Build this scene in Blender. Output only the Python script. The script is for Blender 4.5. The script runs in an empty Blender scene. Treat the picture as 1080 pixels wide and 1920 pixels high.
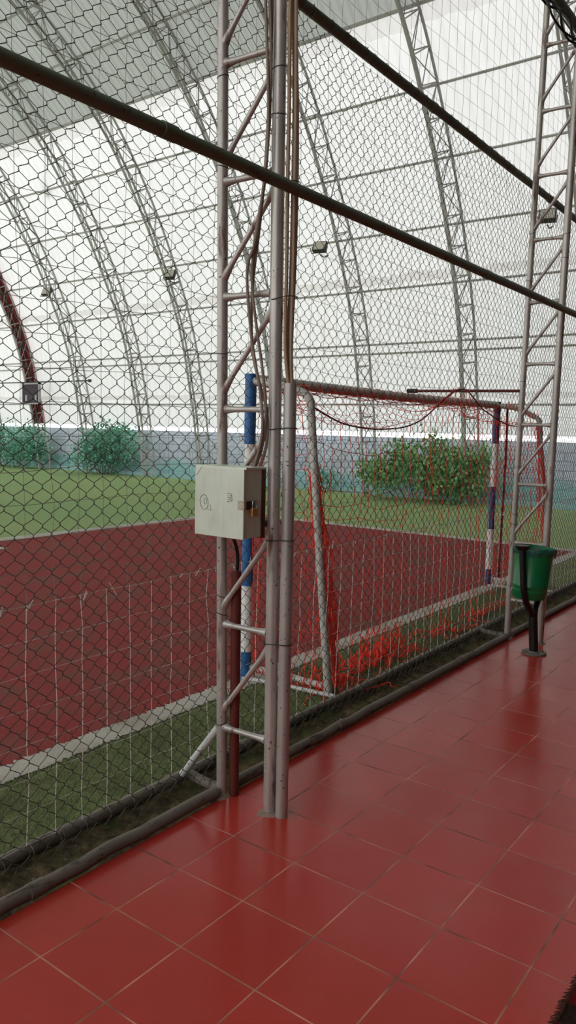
import bpy, math, random
import numpy as np
from mathutils import Vector, Matrix

random.seed(7); rng = np.random.default_rng(11)
S = bpy.context.scene
COL = S.collection
PI = math.pi

# ------------------------------------------------------------------ mesh collector
def V3(*a): return np.array(a, float)

class MB:
    def __init__(s): s.v = []; s.f = []; s.n = 0; s.fm = []; s.cur = 0; s.smooth = True
    def add(s, v, f):
        v = np.asarray(v, float).reshape(-1, 3)
        s.v.append(v); s.f += [tuple(int(i) + s.n for i in q) for q in f]
        s.fm += [s.cur] * len(f); s.n += len(v); return s
    def tube(s, pts, r, n=8, cap=True, closed=False):
        P = np.asarray(pts, float); m = len(P)
        if np.isscalar(r): r = np.full(m, r)
        r = np.asarray(r, float)
        T = np.empty_like(P)
        if closed:
            T[:] = np.roll(P, -1, 0) - np.roll(P, 1, 0)
        else:
            T[1:-1] = P[2:] - P[:-2]; T[0] = P[1] - P[0]; T[-1] = P[-1] - P[-2]
        L = np.linalg.norm(T, axis=1); L[L < 1e-9] = 1; T /= L[:, None]
        a = V3(0, 0, 1) if abs(T[0][2]) < .9 else V3(1, 0, 0)
        u = np.cross(T[0], a); u /= np.linalg.norm(u)
        ang = np.arange(n) * 2 * PI / n; ca, sa = np.cos(ang), np.sin(ang)
        out = np.empty((m, n, 3))
        for i in range(m):
            u = u - T[i] * (u @ T[i]); u /= (np.linalg.norm(u) or 1)
            w = np.cross(T[i], u)
            out[i] = P[i] + r[i] * (ca[:, None] * u + sa[:, None] * w)
        f = []
        mm = m if closed else m - 1
        for i in range(mm):
            a0 = i * n; b0 = ((i + 1) % m) * n
            for k in range(n):
                k2 = (k + 1) % n
                f.append((a0 + k, a0 + k2, b0 + k2, b0 + k))
        if cap and not closed and n > 2:
            f.append(tuple(range(n - 1, -1, -1))); f.append(tuple((m - 1) * n + k for k in range(n)))
        return s.add(out.reshape(-1, 3), f)
    def box(s, a, b, M=None):
        x0, y0, z0 = a; x1, y1, z1 = b
        v = np.array([(x0,y0,z0),(x1,y0,z0),(x1,y1,z0),(x0,y1,z0),(x0,y0,z1),(x1,y0,z1),(x1,y1,z1),(x0,y1,z1)], float)
        if M is not None: v = np.array([tuple(M @ Vector(p)) for p in v])
        return s.add(v, [(3,2,1,0),(4,5,6,7),(0,1,5,4),(1,2,6,5),(2,3,7,6),(3,0,4,7)])
    def lathe(s, prof, c=(0,0,0), n=32, M=None):
        v = []; f = []
        for (r, z) in prof:
            for k in range(n):
                t = 2 * PI * k / n; p = Vector((r * math.cos(t), r * math.sin(t), z))
                if M is not None: p = M @ p
                v.append((p.x + c[0], p.y + c[1], p.z + c[2]))
        for i in range(len(prof) - 1):
            for k in range(n):
                k2 = (k + 1) % n
                f.append((i*n + k, i*n + k2, (i+1)*n + k2, (i+1)*n + k))
        return s.add(v, f)
    def grid(s, P):
        P = np.asarray(P, float); a, b = P.shape[:2]
        f = [(i*b+j, i*b+j+1, (i+1)*b+j+1, (i+1)*b+j) for i in range(a-1) for j in range(b-1)]
        return s.add(P.reshape(-1, 3), f)

def prop(o, label=None, cat=None, group=None, kind=None):
    if label: o['label'] = label
    if cat: o['category'] = cat
    if group: o['group'] = group
    if kind: o['kind'] = kind
    return o

def build(name, mb, mats, parent=None, base=(0,0,0), smooth=True, bevel=0):
    me = bpy.data.meshes.new(name)
    v = np.concatenate(mb.v) - np.array(base, float)
    me.from_pydata(v.tolist(), [], mb.f); me.update()
    if not isinstance(mats, (list, tuple)): mats = [mats]
    for m in mats: me.materials.append(m)
    me.polygons.foreach_set('material_index', mb.fm)
    if smooth:
        me.polygons.foreach_set('use_smooth', [True] * len(me.polygons))
        try: me.set_sharp_from_angle(angle=math.radians(42))
        except Exception: pass
    o = bpy.data.objects.new(name, me); COL.objects.link(o)
    if parent is not None: o.parent = parent
    else: o.location = base
    if bevel:
        b = o.modifiers.new('bevel', 'BEVEL'); b.width = bevel; b.segments = 2; b.limit_method = 'ANGLE'
    return o

def empty(name, loc, label, cat, group=None):
    o = bpy.data.objects.new(name, None); COL.objects.link(o); o.location = loc; o.empty_display_size = .1
    return prop(o, label, cat, group)

def thing(name, mb, mats, base, label, cat, group=None, **k):
    return prop(build(name, mb, mats, None, base, **k), label, cat, group)

def struct(name, mb, mats, **k):
    return prop(build(name, mb, mats, **k), kind='structure')

def copy_tree(src, loc, label, group=None):
    r = src.copy(); COL.objects.link(r); r.location = loc; r['label'] = label
    if group: r['group'] = group
    for ch in list(src.children):
        c = ch.copy(); COL.objects.link(c); c.parent = r
        for g in list(ch.children):
            d = g.copy(); COL.objects.link(d); d.parent = c
    return r

def lerp(a, b, t): return np.asarray(a, float) + (np.asarray(b, float) - np.asarray(a, float)) * t
def spline(pts, n=8):
    P = [np.asarray(p, float) for p in pts]; P = [2*P[0]-P[1]] + P + [2*P[-1]-P[-2]]
    out = []
    for i in range(1, len(P) - 2):
        p0, p1, p2, p3 = P[i-1:i+3]
        for t in np.linspace(0, 1, n, endpoint=False):
            out.append(.5*((2*p1)+(-p0+p2)*t+(2*p0-5*p1+4*p2-p3)*t*t+(-p0+3*p1-3*p2+p3)*t**3))
    out.append(P[-2]); return np.array(out)

# ------------------------------------------------------------------ materials
class NT:
    def __init__(s, name):
        s.m = bpy.data.materials.new(name); s.m.use_nodes = True
        s.t = s.m.node_tree; s.N = s.t.nodes; s.L = s.t.links
        s.N.clear(); s.out = s.N.new('ShaderNodeOutputMaterial')
        s.co = s.N.new('ShaderNodeTexCoord').outputs['Object']
    def n(s, typ, **kw):
        o = s.N.new(typ)
        for k, v in kw.items():
            if k.startswith('_'): setattr(o, k[1:], v)
            else: s.set(o.inputs[k.replace('__', ' ')], v)
        return o
    def set(s, inp, v):
        if hasattr(v, 'is_linked') or isinstance(v, bpy.types.NodeSocket): s.L.new(v, inp)
        else: inp.default_value = v
    def noise(s, scale, detail=4, rough=.55, vec=None):
        o = s.n('ShaderNodeTexNoise'); o.inputs['Scale'].default_value = scale
        o.inputs['Detail'].default_value = detail; o.inputs['Roughness'].default_value = rough
        s.L.new(vec or s.co, o.inputs['Vector']); return o.outputs['Fac']
    def mapping(s, scale):
        o = s.n('ShaderNodeMapping'); o.inputs['Scale'].default_value = scale
        s.L.new(s.co, o.inputs['Vector']); return o.outputs['Vector']
    def ramp(s, fac, a, b, ca=(0,0,0,1), cb=(1,1,1,1)):
        o = s.n('ShaderNodeValToRGB'); e = o.color_ramp.elements
        e[0].position = a; e[1].position = b; e[0].color = ca; e[1].color = cb
        s.L.new(fac, o.inputs['Fac']); return o.outputs['Color']
    def mix(s, fac, a, b, mode='MIX'):
        o = s.N.new('ShaderNodeMix'); o.data_type = 'RGBA'; o.blend_type = mode
        s.set(o.inputs[0], fac); s.set(o.inputs[6], a); s.set(o.inputs[7], b); return o.outputs[2]
    def math(s, op, a, b=0.0, c=None):
        o = s.N.new('ShaderNodeMath'); o.operation = op
        s.set(o.inputs[0], a); s.set(o.inputs[1], b)
        if c is not None: s.set(o.inputs[2], c)
        return o.outputs[0]
    def xyz(s, vec=None):
        o = s.N.new('ShaderNodeSeparateXYZ'); s.L.new(vec or s.co, o.inputs[0]); return o.outputs
    def bump(s, h, strength=.2, dist=.01):
        o = s.N.new('ShaderNodeBump'); o.inputs['Strength'].default_value = strength
        o.inputs['Distance'].default_value = dist; s.L.new(h, o.inputs['Height']); return o.outputs['Normal']
    def pbr(s, col, rough=.5, metal=0., spec=.5, normal=None):
        o = s.N.new('ShaderNodeBsdfPrincipled')
        s.set(o.inputs['Base Color'], col); s.set(o.inputs['Roughness'], rough)
        s.set(o.inputs['Metallic'], metal); s.set(o.inputs['Specular IOR Level'], spec)
        if normal is not None: s.L.new(normal, o.inputs['Normal'])
        s.L.new(o.outputs[0], s.out.inputs[0]); return o

def rgb(r, g, b):
    f = lambda c: ((c/255+.055)/1.055)**2.4 if c/255 > .04045 else c/255/12.92
    return (f(r), f(g), f(b), 1)

def simple(name, c, rough=.5, metal=0., spec=.5, var=.15, scale=20, bump=0):
    t = NT(name); d = tuple(x*(1-var) for x in c[:3]) + (1,); u = tuple(min(1, x*(1+var)) for x in c[:3]) + (1,)
    nz = t.noise(scale)
    col = t.mix(t.ramp(nz, .3, .7), d, u)
    t.pbr(col, rough, metal, spec, t.bump(nz, bump, .01) if bump else None); return t.m

def worn_pipe(name, c, rust=.56, rustc=(95,58,44), rough=.48, metal=.35, streak=True):
    t = NT(name)
    v = t.mapping((22, 22, 3.5)) if streak else t.mapping((5, 22, 22))
    a = t.ramp(t.noise(1, 5, .65, v), rust, rust+.14)
    b = t.ramp(t.noise(3.1, 3), .35, .75)
    base = t.mix(b, c, tuple(x*.72 for x in c[:3])+(1,))
    chips = t.ramp(t.noise(70, 2, .5), .68, .74)
    col = t.mix(a, base, rgb(*rustc)); col = t.mix(chips, col, rgb(52,40,36))
    r = t.mix(a, (rough,)*3+(1,), (.8,)*3+(1,))
    t.pbr(col, r, metal, .4, t.bump(t.noise(40, 3), .15, .003)); return t.m

M_silver = worn_pipe('aged silver painted steel', rgb(196,190,182), .57, (112,78,62), .42, .5)
M_silver2 = worn_pipe('aged silver conduit', rgb(188,184,178), .61, (84,66,58), .42, .5)
M_rail = worn_pipe('worn rail darkened for backlight', rgb(106,120,98), .6, (92,82,66), .6, .2, False)  # base darkened for backlight, greenish to offset red bounced off the tiles
M_lowpipe = worn_pipe('dirty grey ground pipe', rgb(122,113,102), .55, (62,50,42), .7, .1, False)
M_redpipe = worn_pipe('dark red conduit', rgb(104,44,36), .66, (60,36,30), .55, .0)
M_white = worn_pipe('chalky white pipe', rgb(205,205,198), .66, (120,105,92), .6, 0)
M_galv = simple('galvanised wire', rgb(66,65,60), .55, .3, .5, .25, 8)
M_cordw = simple('white net cord', rgb(232,228,220), .9, 0, .2, .1, 30)
M_cordg = simple('dull and backlit net cord', rgb(150,146,138), .9, 0, .2, .15, 30)  # dull lashing grey; on the upper net it paints white cord as backlit
M_mortar = simple('grey brown mortar', rgb(142,122,108), .95, 0, .2, .25, 40, .4)
M_tan = simple('tan cable sheath', rgb(158,132,104), .55, 0, .4, .12, 12)
M_tan2 = simple('grey brown cable sheath', rgb(132,116,102), .6, 0, .4, .12, 12)
M_black = simple('black rubber', rgb(26,25,25), .55, 0, .4, .2, 12)
M_blackpaint = simple('black painted steel', rgb(20,20,21), .38, .1, .5, .2, 15)
M_rednet = simple('red orange net cord', rgb(252,78,60), .85, 0, .2, .14, 9)
M_ropered = simple('dark red rope', rgb(120,34,36), .9, 0, .2, .2, 20)
M_blue = simple('blue goal paint', rgb(36,96,150), .45, 0, .5, .18, 9)
M_bluedark = simple('navy goal paint', rgb(44,62,104), .5, 0, .5, .2, 9)
M_goalwhite = simple('white goal paint', rgb(226,226,220), .45, 0, .5, .08, 12)
M_goalgrey = worn_pipe('greyed goal pipe', rgb(196,194,184), .62, (124,96,82), .55, .1, False)
M_brass = simple('brass padlock body', rgb(206,160,98), .3, .8, .5, .1, 30)
M_steel = simple('bright steel', rgb(200,200,198), .25, .9, .5, .1, 30)
M_maroon = simple('maroon sheet', rgb(160,62,74), .7, 0, .3, .2, 3)
M_archsteel = simple('pale grey truss paint', rgb(180,179,176), .6, .1, .4, .12, 2)
M_purlin = simple('grey purlin tube', rgb(184,182,178), .6, .1, .4, .12, 2)
M_board = simple('dark violet board', rgb(74,64,76), .7, 0, .3, .15, 5)
M_boardframe = simple('pale board frame', rgb(176,174,176), .6, 0, .3, .1, 5)
M_lampglass = simple('olive lamp glass', rgb(196,192,174), .35, 0, .5, .1, 14)
M_lampbody = simple('dark lamp housing', rgb(64,62,58), .55, .2, .4, .15, 14)

def tiles():
    t = NT('red glazed tiles'); x, y, z = t.xyz()
    T = .30; g = .0055
    def cell(c): return t.math('DIVIDE', c, T)
    cx, cy = cell(x), cell(y)
    fx = t.math('ABSOLUTE', t.math('SUBTRACT', t.math('FRACT', t.math('ADD', cx, .5)), .5))
    fy = t.math('ABSOLUTE', t.math('SUBTRACT', t.math('FRACT', t.math('ADD', cy, .5)), .5))
    mn = t.math('MINIMUM', fx, fy)
    grout = t.math('LESS_THAN', mn, g / T / 2)
    edge = t.ramp(mn, .0, .03)
    cmb = t.N.new('ShaderNodeCombineXYZ'); t.L.new(t.math('FLOOR', cx), cmb.inputs[0]); t.L.new(t.math('FLOOR', cy), cmb.inputs[1])
    wn = t.N.new('ShaderNodeTexWhiteNoise'); wn.noise_dimensions = '2D'; t.L.new(cmb.outputs[0], wn.inputs['Vector'])
    base = t.mix(wn.outputs['Value'], rgb(170,44,40), rgb(186,58,50))
    blot = t.ramp(t.noise(5, 5, .6), .35, .7)
    col = t.mix(blot, base, rgb(172,56,44))
    sp = t.ramp(t.noise(150, 3, .6), .45, .75)
    col = t.mix(t.math('MULTIPLY', sp, .45), col, rgb(150,52,40))
    dust = t.ramp(t.noise(2.2, 6, .65), .5, .8)
    col = t.mix(t.math('MULTIPLY', dust, .22), col, rgb(166,98,84))
    gcol = t.mix(t.ramp(t.noise(3.5, 3), .4, .62), rgb(206,138,118), rgb(104,72,60))
    col = t.mix(grout, col, gcol)
    rg = t.mix(t.ramp(t.noise(3, 5, .6), .3, .75), (.15,)*3+(1,), (.27,)*3+(1,))
    rg = t.mix(grout, rg, (.8,)*3+(1,))
    h = t.math('ADD', t.math('MULTIPLY', edge, .6), t.math('MULTIPLY', t.noise(9, 2), .35))
    h = t.math('SUBTRACT', h, t.math('MULTIPLY', grout, .3))
    t.pbr(col, rg, 0, .32, t.bump(h, .10, .004)); return t.m

def turf(name, a, b, c, stain=None):
    t = NT(name)
    f1 = t.noise(160, 3, .6); f2 = t.noise(2.6, 5, .6); f3 = t.noise(.35, 3)
    col = t.mix(t.ramp(f1, .3, .7), a, b)
    col = t.mix(t.math('MULTIPLY', t.ramp(f3, .35, .65), .55), col, c)
    if stain: col = t.mix(t.math('MULTIPLY', t.ramp(f2, .46, .68), .8), col, stain)
    t.pbr(col, .95, 0, .12, t.bump(f1, .8, .02)); return t.m

M_tiles = tiles()
M_green = turf('green artificial turf', rgb(130,158,106), rgb(152,178,124), rgb(160,174,116))
M_greennear = turf('shade toned green artificial turf', rgb(84,98,58), rgb(158,170,116), rgb(124,128,92), rgb(104,102,78))  # same green turf, its colour darkened for the shade near the fence
M_red = turf('red artificial turf', rgb(112,44,42), rgb(178,80,76), rgb(146,66,64), rgb(118,86,74))
M_line = turf('white turf line', rgb(176,170,158), rgb(216,212,202), rgb(190,186,172), rgb(160,150,132))
def soil():
    t = NT('dark damp soil'); n1 = t.noise(14, 6, .7); n2 = t.noise(60, 3, .6)
    col = t.mix(t.ramp(n1, .4, .62), rgb(72,63,50), rgb(124,108,80))
    col = t.mix(t.ramp(t.noise(5, 4), .5, .66), col, rgb(92,100,64))
    col = t.mix(t.ramp(n2, .66, .72), col, rgb(140,132,116))
    t.pbr(col, .95, 0, .1, t.bump(n1, 1, .03)); return t.m
M_soil = soil()

def blockwall():
    t = NT('blue grey block wall'); x, y, z = t.xyz()
    cmb = t.N.new('ShaderNodeCombineXYZ'); t.L.new(y, cmb.inputs[0]); t.L.new(z, cmb.inputs[1])
    b = t.N.new('ShaderNodeTexBrick'); t.L.new(cmb.outputs[0], b.inputs['Vector'])
    b.inputs['Scale'].default_value = 1; b.inputs['Brick Width'].default_value = .42; b.inputs['Row Height'].default_value = .21
    b.inputs['Mortar Size'].default_value = .012
    b.inputs['Color1'].default_value = rgb(186,196,212); b.inputs['Color2'].default_value = rgb(204,210,224); b.inputs['Mortar'].default_value = rgb(150,158,174)
    st = t.ramp(t.noise(1.1, 5, .65), .42, .66)
    col = t.mix(t.math('MULTIPLY', st, .55), b.outputs['Color'], rgb(176,172,174))
    zz = t.math('ADD', z, t.math('MULTIPLY', t.math('SUBTRACT', t.noise(1.4, 5, .6), .5), 1.1))
    low = t.ramp(zz, .38, .62, (1,1,1,1), (0,0,0,1))
    col = t.mix(t.math('MULTIPLY', low, .62), col, rgb(128,192,184))
    t.pbr(col, .9, 0, .2, t.bump(b.outputs['Fac'], -.4, .01)); return t.m
M_block = blockwall()

def fabric(name, c, tr, stripe, sscale, seam):
    """cloth or sheet that lets daylight through: part diffuse, part translucent"""
    t = NT(name); x, y, z = t.xyz()
    w = t.N.new('ShaderNodeTexWave'); w.wave_type = 'BANDS'; w.bands_direction = 'Y'
    w.inputs['Scale'].default_value = sscale; w.inputs['Distortion'].default_value = .3; w.inputs['Detail'].default_value = 2
    t.L.new(t.co, w.inputs['Vector'])
    dirt = t.noise(1, 5, .65, t.mapping((.7, 2.6, .35)))
    d = tuple(q * stripe for q in c[:3]) + (1,)
    col = t.mix(t.ramp(w.outputs['Fac'], .1, .6), d, c)
    col = t.mix(t.math('MULTIPLY', t.ramp(dirt, .5, .8), .25), col, tuple(q*k for q, k in zip(c[:3], (.86,.83,.78)))+(1,))
    if seam:
        for (z0, z1, k) in seam:
            zz = t.math('ADD', z, t.math('MULTIPLY', t.math('SUBTRACT', t.noise(2.2, 4), .5), .18))
            band = t.math('MULTIPLY', t.math('GREATER_THAN', zz, z0), t.math('LESS_THAN', zz, z1))
            col = t.mix(t.math('MULTIPLY', band, k), col, rgb(170,160,150))
    a = t.N.new('ShaderNodeBsdfDiffuse'); b = t.N.new('ShaderNodeBsdfTranslucent'); mx = t.N.new('ShaderNodeMixShader')
    t.L.new(col, a.inputs[0]); t.L.new(col, b.inputs[0]); mx.inputs[0].default_value = tr
    t.L.new(a.outputs[0], mx.inputs[1]); t.L.new(b.outputs[0], mx.inputs[2]); t.L.new(mx.outputs[0], t.out.inputs[0])
    return t.m
M_fab = fabric('white tent fabric', (.90,.895,.89,1), .42, .955, 1.3, [(9.02, 9.35, .2), (4.98, 5.16, .3), (2.42, 2.54, .3)])
M_roof = fabric('grey green roof sheet', (.45,.465,.435,1), .31, .88, 1.7, None)
M_wallback = simple('dark brown rendered wall', rgb(74,66,60), .9, 0, .2, .08, 2)
M_outside = simple('outside grass', rgb(120,128,104), .95, 0, .1, .2, .3)

def plastic(name, c, rough=.35):
    return simple(name, c, rough, 0, .5, .08, 6)
M_bin = plastic('green bin plastic', rgb(12,112,62), .3)
def bagmat():
    t = NT('teal plastic bag'); p = t.pbr(rgb(34,100,88), .25, 0, .5, t.bump(t.noise(26, 4, .6), .6, .02))
    p.inputs['Alpha'].default_value = .78; return t.m
M_bag = bagmat()
def leafmat(name, a, b):
    t = NT(name); col = t.mix(t.ramp(t.noise(3, 3), .3, .7), a, b)
    p = t.pbr(col, .55, 0, .4); p.inputs['Subsurface Weight'].default_value = 0; return t.m
M_leaf = leafmat('mid green leaves', rgb(92,148,92), rgb(150,194,128))
M_leaf2 = leafmat('blue green leaves', rgb(84,152,130), rgb(138,192,164))
M_stem = simple('brown stem', rgb(92,72,52), .9)

def boxmat():
    t = NT('grey painted box steel'); sc = t.ramp(t.noise(1, 5, .65, t.mapping((30, 30, 4))), .5, .75)
    col = t.mix(t.ramp(t.noise(7, 4), .3, .7), rgb(206,214,196), rgb(220,227,210))
    col = t.mix(t.math('MULTIPLY', sc, .35), col, rgb(168,170,154))
    t.pbr(col, .5, .25, .4, t.bump(t.noise(9, 2), .06, .01)); return t.m
M_box = boxmat()
M_boxedge = worn_pipe('rusted box back plate', rgb(96,62,48), .5, (84,48,36), .7, .2)
M_smudge = simple('grey rubbed mark', rgb(128,128,122), .8)
M_ink = simple('dark pen mark', rgb(104,104,102), .8)
M_hasp = simple('pale hasp plate', rgb(186,176,158), .5, .3)
M_hasp2 = simple('dark maroon hasp strap', rgb(66,40,38), .5, .3)

# ------------------------------------------------------------------ setting: floor, ground, turf, lines
def slab(name, x0, x1, y0, y1, z0, z1, m, n=1):
    b = MB(); b.box((x0, y0, z0), (x1, y1, z1)); return struct(name, b, m, smooth=False)
slab('floor', -6, 12, -3.2, .245, -.14, 0, M_tiles)
def bumpy(name, x0, x1, y0, y1, z, amp, step, m):
    xs = np.arange(x0, x1+1e-6, step); ys = np.linspace(y0, y1, max(2, int((y1-y0)/step*1.6)+1))
    P = np.array([[(x, y, z + amp*(rng.random()-.5)*2) for y in ys] for x in xs]); b = MB(); b.grid(P)
    return b
struct('ground', bumpy('ground', -6, 12, .235, .56, -.028, .014, .05, M_soil), M_soil)
def flat(name, pts, z, m):
    b = MB(); b.add([(x, y, z) for x, y in pts], [tuple(range(len(pts)))]); return struct(name, b, m, smooth=False)
YL0, YL1 = 1.085, 1.245
flat('ground_turf_strip', [(-6,.53),(14.9,.53),(14.9,YL0+.08),(-6,YL0+.08)], 0.0, M_greennear)
xs = np.concatenate([np.arange(-2, 7, .012), np.arange(7, 14.9, .06)])
b = MB(); b.grid([[(x, YL0+rng.normal(0,.008), .005), (x, (YL0+YL1)/2, .007), (x, YL1+rng.normal(0,.008), .005)] for x in xs]); struct('ground_goal_line', b, M_line)
flat('ground_penalty_area', [(-6,YL1-.08),(8.8,YL1-.08),(8.8,7.5),(-6,7.5)], 0.001, M_red)
flat('ground_area_side_line', [(8.72,YL1),(8.97,YL1),(8.97,7.68),(8.72,7.68)], 0.003, M_line)
flat('ground_area_front_line', [(-6,7.42),(8.72,7.42),(8.72,7.68),(-6,7.68)], 0.003, M_line)
flat('ground_green_pitch', [(-9.3,7.6),(8.9,7.6),(8.9,YL1-.08),(14.9,YL1-.08),(14.9,27),(-9.3,27)], 0.0, M_green)
slab('ground_base', -9.4, 15.2, -3.3, 27.2, -.35, -.15, M_soil)
b = MB(); n = 28
b.add([(3.37+.11*math.cos(2*PI*k/n), 6.92+.11*math.sin(2*PI*k/n), .004) for k in range(n)], [tuple(range(n))])
struct('ground_penalty_spot', b, M_line)
# upright turf blades close to the walkway
b = MB(); b.smooth = False
N = 60000; xs = rng.uniform(-1.3, 6, N); ys = rng.uniform(.535, YL0, N); an = rng.uniform(0, 2*PI, N); hh = rng.uniform(.008, .026, N)
vv = np.empty((N, 3, 3)); dx = np.cos(an)*.0011; dy = np.sin(an)*.0011
vv[:,0] = np.stack([xs-dx, ys-dy, np.zeros(N)], 1); vv[:,1] = np.stack([xs+dx, ys+dy, np.zeros(N)], 1)
vv[:,2] = np.stack([xs+rng.normal(0,.01,N), ys+rng.normal(0,.01,N), hh], 1)
b.add(vv.reshape(-1,3), [(3*i,3*i+1,3*i+2) for i in range(N)])
o = build('grass', b, M_greennear, smooth=False); prop(o, 'shade-darkened green artificial grass in the strip between ground pipes and white goal line', 'grass', None, 'stuff')

# ------------------------------------------------------------------ hall shell
PROF = [(14.48,-.02),(14.33,1.0),(14.2,1.9),(13.98,2.9),(13.74,3.9),(13.38,4.9),(12.93,5.85),(12.38,6.85),(11.72,7.85),(10.95,8.82),(10.0,9.72),(9.0,10.45),(7.6,11.2),(6.0,11.85),(4.2,12.25),(2.5,12.4)]
XC = 2.5
half = spline([(x, 0, z) for x, z in PROF], 6)[:, [0, 2]]
full = np.vstack([half, [(2*XC - x, z) for x, z in half[::-1][1:]]])
tan = np.gradient(full, axis=0); tan /= np.linalg.norm(tan, axis=1)[:, None]
nrm = np.stack([tan[:,1], -tan[:,0]], 1)                # outwards
def offset(d): return full + nrm * d
fab = offset(.19)
def shell(idx, y0=-3.2, y1=27, ny=30):
    ys = np.linspace(y0, y1, ny); return np.array([[(fab[i][0], y, fab[i][1]) for y in ys] for i in idx])
izs = [i for i in range(len(fab))]
right = [i for i in izs if fab[i][0] > XC]; zs_r = [fab[i][1] for i in right]
def cut(z):  # exact point on the profile at height z (right half)
    for i in range(len(fab)//2):
        if fab[i][1] <= z <= fab[i+1][1]:
            t = (z - fab[i][1]) / (fab[i+1][1] - fab[i][1]); return lerp(fab[i], fab[i+1], t)
ZB, ZS = 1.60, 9.28
pb, ps = cut(ZB), cut(ZS)
side = [pb] + [p for p in fab[:len(fab)//2] if ZB + .05 < p[1] < ZS - .05] + [ps]
top = [ps] + [p for p in fab if p[1] > ZS + .05] + [V3(2*XC - ps[0], ps[1])]
ys = np.linspace(-3.2, 27, 24)
for nm, line, m in (('wall_right_fabric', side, M_fab), ('ceiling', top, M_roof)):
    b = MB(); b.grid([[(p[0], y, p[1]) for y in ys] for p in line]); struct(nm, b, m)
# end wall of fabric, far away beyond the left edge
b = MB(); pts = [V3(2*XC - p[0], p[1]) for p in side][::1]; pts = side + [p for p in fab if p[1] > ZS + .05] + pts[::-1]
b.add([(p[0], 27, p[1]) for p in pts], [tuple(range(len(pts)))]); struct('wall_back', b, M_fab, smooth=False)
b = MB(); b.add([(p[0], -3.2, p[1]) for p in ([V3(14.7,0)] + side + [p for p in fab if p[1] > ZS+.05] + [V3(2*XC-p[0],p[1]) for p in side][::-1] + [V3(2*XC-14.7,0)])], [tuple(range(len(pts)+2))])
struct('wall_front', b, M_wallback, smooth=False)
# block wall, kerb and outside ground
slab('wall_right', 15.05, 15.25, -3.2, 27.2, -.1, 1.47, M_block)
slab('wall_left', 2*XC-15.25, 2*XC-15.05, -3.2, 27.2, -.1, 1.47, M_block)
slab('trim_1', 14.78, 14.9, -3.2, 27, -.05, .11, M_block)
slab('ground_outside', 15.3, 45, -30, 60, -.3, -.1, M_outside)
slab('ground_outside_left', -40, -10.3, -30, 60, -.3, -.1, M_outside)

# ------------------------------------------------------------------ arched hall trusses
def arch_thing(name, label, steel, clad=False):
    e = empty(name, (14.4, 0, 0), label, 'truss', 'arched hall trusses along the far side')
    outer = offset(.06); inner = offset(-.26)
    for yo in (.19, -.19):
        b = MB(); b.tube([(p[0], yo, p[1]) for p in outer], .03, 6); build('chord', b, steel, e, (14.4,0,0))
    b = MB(); b.tube([(p[0], 0, p[1]) for p in inner], .034, 6); build('chord', b, steel, e, (14.4,0,0))
    # lattice web
    L = np.concatenate([[0], np.cumsum(np.linalg.norm(np.diff(full, axis=0), axis=1))])
    st = np.arange(.15, L[-1], .62)
    def at(P, s): return V3(np.interp(s, L, P[:,0]), 0, np.interp(s, L, P[:,1]))
    b = MB()
    for k, s in enumerate(st):
        a = at(outer, s) + V3(0,.19,0); c = at(outer, s) - V3(0,.19,0); d = at(inner, s)
        b.tube([a, c], .014, 4); b.tube([a, d], .013, 4); b.tube([c, d], .013, 4)
        if k + 1 < len(st):
            s2 = st[k+1]; a2 = at(outer, s2) + V3(0,.19,0); c2 = at(outer, s2) - V3(0,.19,0); d2 = at(inner, s2)
            b.tube([a, c2] if k % 2 else [c, a2], .012, 4); b.tube([d, a2], .012, 4); b.tube([d, c2], .012, 4)
    build('lattice', b, steel, e, (14.4,0,0))
    return e
ARY = [2.62, 5.28, 7.98, 10.68, 13.6, 15.98, 18.72, 21.35, 24.0]
a0 = arch_thing('arched_truss', '', M_archsteel)
descr = ['pale lattice hall truss at the right picture edge, behind the far lattice post',
 'pale lattice hall truss rising between the goal\'s far post and the far lattice post',
 'pale lattice hall truss rising above the middle of the goal crossbar',
 'pale lattice hall truss running behind the near lattice post',
 'pale lattice hall truss just left of the near lattice post, carrying a floodlight',
 'pale lattice hall truss landing behind the taller wall bush',
 'pale lattice hall truss right beside the maroon clad one, with a floodlight',
 'maroon clad lattice hall truss with a dark board',
 'pale lattice hall truss foot at the left picture edge, beyond the maroon clad truss']
for i, y in enumerate(ARY):
    if i == 0: a0.location = (14.4, y, 0); a0['label'] = descr[0]
    else: o = copy_tree(a0, (14.4, y, 0), descr[i])
    if i == 7:
        outer = offset(.07)
        b = MB(); lo, hi = 4, len(outer)//2
        seg = [p for p in outer[:hi] if p[1] > 1.55]
        P = [[(p[0], yo, p[1]) for yo in (-.23, .23)] for p in seg]; b.grid(P)
        inn = [p for p in offset(-.2)[:hi] if p[1] > 1.5][:len(seg)]
        b.grid([[(p[0], .23, p[1]), (q[0], .03, q[1])] for p, q in zip(seg, inn)])
        prop(build('cladding', b, M_maroon, o, (14.4,0,0)), 'maroon sheet cladding')

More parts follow.
